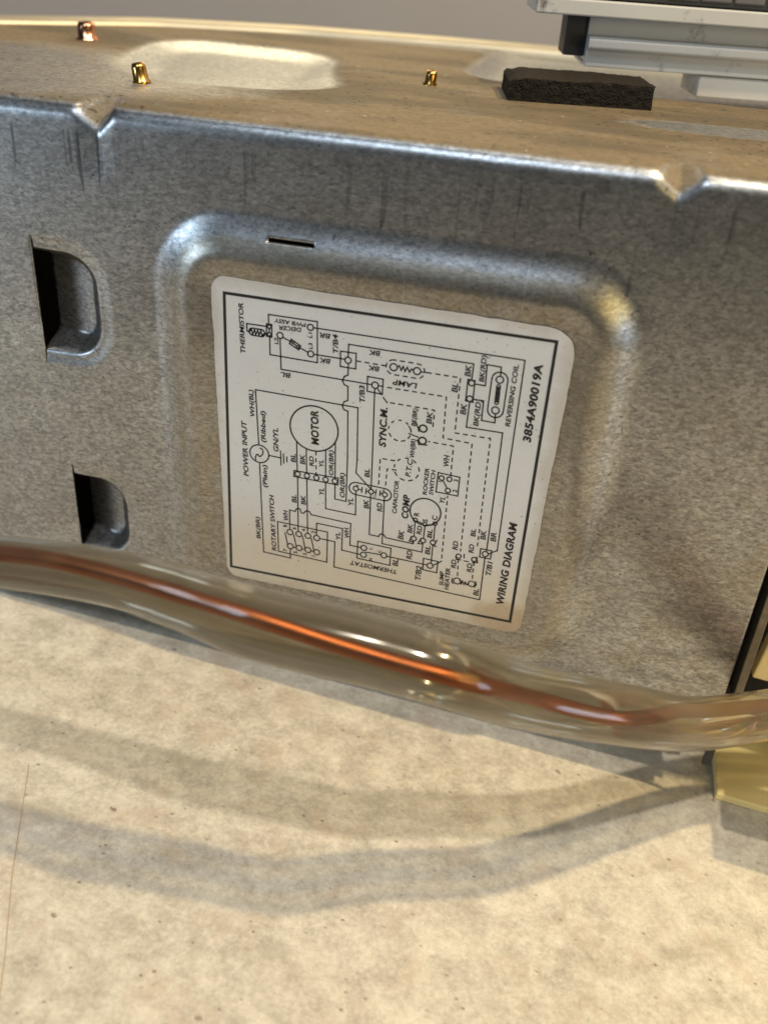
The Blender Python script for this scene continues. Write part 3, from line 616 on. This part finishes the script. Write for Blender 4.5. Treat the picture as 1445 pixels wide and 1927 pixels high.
TEXTS=[('THERMISTOR',-4723,3447,-4777,5202,172,0),('WH(BL)',-4408,1131,-4459,2148,172,0),('(Ribbed)',-4009,197,-4025,1416,175,0),('GN/YL',-3529,-88,-3557,847,195,0),('POWER INPUT',-4660,-1308,-4721,915,194,0),('DEICER',-2773,4645,-3546,4614,151,0),('PWB ASSY',-2614,4828,-3707,4835,141,0),('L1',-2389,4350,-2407,4551,130,0),('L3',-2367,3969,-2390,4184,131,0),('L2',-3551,3949,-3570,4175,141,0),('BR',-1778,4583,-2152,4590,179,0),('T/B4',-1500,3953,-1534,4612,182,0),('BK',-1748,3715,-2127,3707,175,0),('BL',-3116,2984,-3470,2975,180,0),('BK',-90,4257,-467,4249,178,0),('BK',-86,3716,-458,3712,181,0),('T/B3',-512,2353,-554,2972,188,0),('MOTOR',-2065,451,-2124,1762,276,1),('SYNC.M.',307,823,274,2306,249,1),('BL',-2882,-394,-2901,-52,193,0),('BK',-2541,-410,-2562,-20,193,0),('RD',-2214,-418,-2238,-20,174,0),('YL',-1859,-387,-1877,-92,173,0),('OR(BR)',-1495,-650,-1532,348,165,0),('OR(BR)',-1049,-1477,-1092,-470,177,0),('YL',-1815,-1535,-1824,-1233,187,0),('YL',-709,-1742,-741,-1429,196,0),('BL',-2825,-2055,-2849,-1721,191,0),('BK',-2476,-2068,-2501,-1690,191,0),('(Plain)',-3953,-1637,-3970,-710,172,0),('BK(BR)',-4217,-3926,-4258,-2966,162,0),('ROTARY SWITCH',-3590,-4338,-3705,-1910,183,0),('WH',-3140,-2894,-3163,-2454,186,0),('8',-3182,-3192,-3188,-3059,158,0),('6',-2830,-3215,-2836,-3087,157,0),('4',-2465,-3219,-2472,-3091,157,0),('2',-2088,-3226,-2091,-3097,156,0),('7',-3171,-4266,-3172,-4148,152,0),('5',-2767,-4272,-2769,-4154,151,0),('3',-2406,-4271,-2409,-4149,151,0),('1',-2074,-4250,-2077,-4170,150,0),('YL',-1123,-3301,-1159,-2973,175,0),('WH',-794,-3140,-849,-2711,183,0),('BL',-180,-471,-200,-120,189,0),('BK',-137,-1747,-171,-1385,195,0),('RD',359,-1767,314,-1407,194,0),('F',-543,-893,-551,-817,110,0),('C',92,-1234,87,-1147,110,0),('H',395,-930,390,-854,100,0),('L',79,-3451,70,-3364,125,0),('H',116,-3930,106,-3837,127,0),('C',431,-3528,419,-3411,125,0),('THERMOSTAT',1062,-4154,-727,-4119,187,0),('CAPACITOR',874,-1739,868,-401,166,0),('COMP',1295,-1871,1300,-896,245,1),('ROCKER',1880,-768,1882,296,152,0),('SWITCH',2099,-723,2104,266,151,0),('YL',2515,-994,2541,-709,180,0),('3',2911,-33,2912,76,157,0),('2',2911,-457,2913,-346,159,0),('1',2363,-153,2367,-102,139,0),('R',1680,-1685,1687,-1501,194,0),('S',2008,-1861,2006,-1684,194,0),('C',2334,-1714,2339,-1535,193,0),('BK',1190,-2785,1208,-2404,210,0),('BK',1500,-2437,1492,-2056,188,0),('RD',1825,-2431,1835,-2057,178,0),('BL',2215,-2496,2213,-2123,177,0),('BL',2211,-3211,2199,-2822,191,0),('RD',1568,-3565,1569,-3180,213,0),('BL',1082,-3983,1083,-3664,216,0),('T/B2',1966,-4416,1968,-3780,217,0),('SUMP',2824,-4441,2800,-3811,164,0),('HEATER',3035,-4584,3012,-3624,175,0),('RD',3178,-2793,3171,-2420,187,0),('RD',3201,-3580,3186,-3210,191,0),('RD',3755,-2799,3748,-2426,186,0),('RD',3784,-3623,3764,-3242,190,0),('BL',3747,-2097,3736,-1769,183,0),('BK',4109,-2145,4099,-1769,202,0),('BR',4474,-2149,4462,-1769,202,0),('T/B1',4477,-3617,4479,-3014,199,0),('BL',4134,-4595,4126,-4285,194,0),('WIRING DIAGRAM',5080,-4777,5111,-1241,275,1),('WH',2536,485,2521,926,199,0),('BK',2906,3863,2899,4258,201,0),('BL',2544,3247,2542,3576,205,0),('BK',2900,2509,2904,2899,208,0),('BK(RD)',3357,3754,3341,4662,172,0),('BK(RD)',3354,2171,3347,3130,180,0),('REVERSING COIL',4380,2341,4378,4515,167,0),('3854A90019A',5117,1897,5116,4635,267,1),('LAMP',1212,3342,390,3357,197,0),('WH(BR)',1330,599,1321,1314,169,0),('BK(BR)',1282,1794,1297,2445,164,0),('BK',1802,1969,1809,2420,193,0),('P.T.C.',1243,-166,1289,547,189,0)]

def strokes():
    V = []; F = []
    def seg(ax, az, bx, bz, w, ext=True):
        d = Vector((bx-ax, bz-az)); L = d.length
        if L < 1e-7: return
        d /= L; n = Vector((-d.y, d.x))*w/2; e = d*w/2 if ext else d*0
        i = len(V)
        for p, s in (((ax, az), -1), ((bx, bz), 1)):
            c = Vector(p)+e*s; V.append((c.x+n.x, YI, c.y+n.y)); V.append((c.x-n.x, YI, c.y-n.y))
        F.append((i, i+2, i+3, i+1))
    for d, w, c in LINES:
        P = [(c[i]*1e-5, c[i+1]*1e-5) for i in range(0, len(c), 2)]; w = w*1e-5*2.0
        if not d:
            for a, b in zip(P[:-1], P[1:]): seg(*a, *b, w)
        else:
            on, off = 0.0017, 0.0011; acc = 0
            for a, b in zip(P[:-1], P[1:]):
                A_ = Vector(a); B_ = Vector(b); L = (B_-A_).length; s = 0
                while s < L:
                    ph = acc % (on+off)
                    if ph < on:
                        step = min(on-ph, L-s); p = A_.lerp(B_, s/L); q = A_.lerp(B_, (s+step)/L); seg(p.x, p.y, q.x, q.y, w, False)
                    else: step = min(on+off-ph, L-s)
                    step = max(step, 1e-6); s += step; acc += step
    return V, F
def rings():
    V = []; F = []
    for d, w, x, z, r in RINGS:
        x, z, r, w = x*1e-5, z*1e-5, r*1e-5, w*1e-5*1.9
        n = 64 if r > 0.003 else 20; i0 = len(V)
        for k in range(n):
            a = 2*math.pi*k/n
            for rr in (r-w/2, r+w/2): V.append((x+rr*math.cos(a), YI-0.00001, z+rr*math.sin(a)))
        for k in range(n):
            if d and (k*18//n) % 2: continue
            a = i0+2*k; b = i0+2*((k+1) % n); F.append((a, b, b+1, a+1))
    return V, F
def join(parts):
    V = []; F = []
    for v, f in parts:
        o_ = len(V); V += v; F += [tuple(i+o_ for i in q) for q in f]
    return V, F
fr = []
for a, b in (((-54.2, 54.5), (54.2, 54.5)), ((54.2, 54.5), (54.2, -54.6)), ((54.2, -54.6), (-54.2, -54.6)), ((-54.2, -54.6), (-54.2, 54.5))):
    fr.append((a, b))
def frame():
    w = 0.0010; xo, zo, zb = 0.0542+w/2, 0.0545+w/2, -0.0546-w/2; xi, zi, zbi = xo-w, zo-w, zb+w
    V = [(-xo, YI, zo), (xo, YI, zo), (xo, YI, zb), (-xo, YI, zb), (-xi, YI, zi), (xi, YI, zi), (xi, YI, zbi), (-xi, YI, zbi)]
    return V, [(0, 1, 5, 4), (1, 2, 6, 5), (2, 3, 7, 6), (3, 0, 4, 7)]
link('printed_border', mesh(*frame()), INK, LB)
link('printed_wiring', mesh(*join([strokes(), rings()])), INK, LB)
def lettering():
    fnt = None
    V = []; F = []
    dg = None
    for s, ax, az, bx, bz_, h, bold in TEXTS:
        cu = bpy.data.curves.new('t', 'FONT'); cu.body = s; cu.size = 1.0; cu.shear = 0.12 if len(s) > 1 else 0
        cu.offset = 0.036 if bold else 0.022; cu.resolution_u = 4
        if bold: cu.space_character = 1.06
        ob = bpy.data.objects.new('t', cu); COL.objects.link(ob)
        me = bpy.data.meshes.new_from_object(ob)
        co = [v.co.copy() for v in me.vertices]
        xs = [c.x for c in co]; x0, x1 = min(xs), max(xs)
        a = Vector((ax, az))*1e-5; b = Vector((bx, bz_))*1e-5; d = b-a; L = d.length; d.normalize()
        up = Vector((-d.y, d.x)); hh = h*1e-5*0.98
        sx = L/(x1-x0); sy = hh/0.73
        if len(s) == 1: sx = min(sx, sy)*1.0 if sx > sy*1.1 else sx
        i0 = len(V)
        for c in co:
            p = a+d*((c.x-x0)*sx)+up*(c.y*sy); V.append((p.x, YI-0.00002, p.y))
        for f in me.polygons: F.append(tuple(i0+i for i in f.vertices))
        bpy.data.objects.remove(ob); bpy.data.curves.remove(cu); bpy.data.meshes.remove(me)
    return V, F
link('printed_lettering', mesh(*lettering()), INK, LB)

# ---------------- sleeved copper tube ----------------
SLEEVE = [[-0.2131, -0.0949, 0.1088], [-0.1813, -0.0948, 0.1145], [-0.1582, -0.0947, 0.114], [-0.1386, -0.0945, 0.1125], [-0.121, -0.0917, 0.1113], [-0.1037, -0.089, 0.11], [-0.0814, -0.0862, 0.1071], [-0.0609, -0.0726, 0.0948], [-0.0302, -0.059, 0.087], [-0.0063, -0.0361, 0.071], [0.0177, -0.0133, 0.0619]]
COP = [[-0.2128, -0.0949, 0.1138], [-0.1813, -0.0948, 0.1156], [-0.1582, -0.0947, 0.1151], [-0.1387, -0.0945, 0.1145], [-0.121, -0.0917, 0.1109], [-0.1034, -0.089, 0.1082], [-0.0812, -0.0862, 0.106], [-0.061, -0.0726, 0.0952], [-0.0392, -0.0631, 0.0872], [-0.0298, -0.059, 0.0858], [-0.0161, -0.0442, 0.08], [-0.0005, -0.0278, 0.0754], [0.0099, -0.0174, 0.0728]]
def catmull(P, R, n=14):
    out = []; P = [Vector(p) for p in P]
    for i in range(len(P)-1):
        p0 = P[i-1] if i else P[0]*2-P[1]; p1 = P[i]; p2 = P[i+1]; p3 = P[i+2] if i+2 < len(P) else P[-1]*2-P[-2]
        for k in range(n):
            t = k/n
            q = 0.5*((2*p1)+(p2-p0)*t+(2*p0-5*p1+4*p2-p3)*t*t+(3*p1-p0-3*p2+p3)*t**3)
            out.append((q, R[i]+(R[i+1]-R[i])*sm(t)))
    out.append((P[-1], R[-1])); return out
def smooth_path(path, it):
    P = [p for p, _ in path]; R = [r for _, r in path]
    for _ in range(it):
        P = [P[0]]+[(P[i-1]+P[i]*2+P[i+1])/4 for i in range(1, len(P)-1)]+[P[-1]]
    return list(zip(P, R))
def sweep(path, seg=28, wob=0.0):
    V = []; F = []; up = Vector((0, 0, 1)); n = len(path)
    for i, (p, r) in enumerate(path):
        a = path[max(i-1, 0)][0]; b = path[min(i+1, n-1)][0]; d = (b-a).normalized()
        s = d.cross(up).normalized(); u = s.cross(d).normalized()
        for k in range(seg):
            t = 2*math.pi*k/seg; rr = r*(1+wob*noise.noise(Vector((p.x*18, math.cos(t)*0.8, math.sin(t)*0.8+5))))
            q = p+(s*math.cos(t)+u*math.sin(t))*rr; V.append(tuple(q))
        if i:
            for k in range(seg): F.append((i*seg+k, i*seg+(k+1) % seg, (i-1)*seg+(k+1) % seg, (i-1)*seg+k))
    return V, F
TB = empty('sleeved_copper_tube', (0, -0.05, 0)); tag(TB, 'copper tube inside a milky clear vinyl sleeve curving across the front of the chassis', 'tube')
Rs = [0.0073, 0.0078, 0.0085, 0.0098, 0.0100, 0.0098, 0.0096, 0.0094, 0.0092, 0.0088, 0.0088]
Sl = [Vector(p) for p in SLEEVE]
Sl = [Sl[0]+(Sl[0]-Sl[1])*2.6+Vector((0, 0, 0.004)), Sl[0]+(Sl[0]-Sl[1])*1.2+Vector((0, 0, 0.001))]+Sl+[Vector((0.034, -0.001, 0.0600)), Vector((0.052, 0.004, 0.067)), Vector((0.075, 0.006, 0.078))]
Rs = [0.0072, 0.0072]+Rs+[0.0088, 0.0086, 0.0085]
sp = smooth_path(catmull(Sl, Rs), 20)
Cp = [Vector(p) for p in COP]
Cp = [Cp[0]+(Cp[0]-Cp[1])*2.6+Vector((0, 0, 0.006)), Cp[0]+(Cp[0]-Cp[1])*1.2+Vector((0, 0, 0.0015))]+Cp+[Vector((0.020, -0.0105, 0.0695)), Vector((0.034, -0.001, 0.065)), Vector((0.052, 0.004, 0.068)), Vector((0.075, 0.006, 0.079))]
cpth = smooth_path(catmull(Cp, [0.0024]*len(Cp)), 20)
# keep the copper inside the sleeve
cl = []
for p, r in cpth:
    q, R_ = min(sp, key=lambda s: (s[0]-p).length); d = p-q; m = R_-0.0014-0.0029
    if d.length > m: p = q+d.normalized()*m
    cl.append((p, r))
cl = smooth_path(cl, 6)
def off(vf): return [(v[0], v[1]+0.05, v[2]) for v in vf[0]], vf[1]
def hollow(path):
    v1, f1 = sweep(path, 40, 0.03); v2, f2 = sweep([(p, r-0.0014) for p, r in path], 40, 0.03)
    n = len(v1); return v1+v2, f1+[tuple(i+n for i in f[::-1]) for f in f2]
o = link('vinyl_sleeve', mesh(*off(sweep(sp, 40, 0.03))), VINYL, TB, smooth=True); o['label'] = 'milky clear vinyl sleeve, dustier towards the right end'
hz = o.data.attributes.new('shadow_opacity', 'FLOAT', 'POINT')      # extra opacity put on the underside to deepen the cast shadow
nrm = np.zeros(len(o.data.vertices)*3); o.data.vertices.foreach_get('normal', nrm); nrm = nrm.reshape(-1, 3)
dd = np.array([nrm[i] for i in range(len(nrm))])@np.array([0, 0.72, -0.69])
ctr = np.repeat(np.array([tuple(p) for p, r in sp])+np.array([0, 0.05, 0]), 40, axis=0); vv = np.zeros(len(nrm)*3); o.data.vertices.foreach_get('co', vv)
dd = ((vv.reshape(-1, 3)-ctr)@np.array([0, 0.72, -0.69]))/0.009
hz.data.foreach_set('value', np.clip(dd*1.3+0.25, 0, 1).astype(np.float32))
link('copper_tube', mesh(*off(sweep(cl, 20))), COPPER, TB, smooth=True)
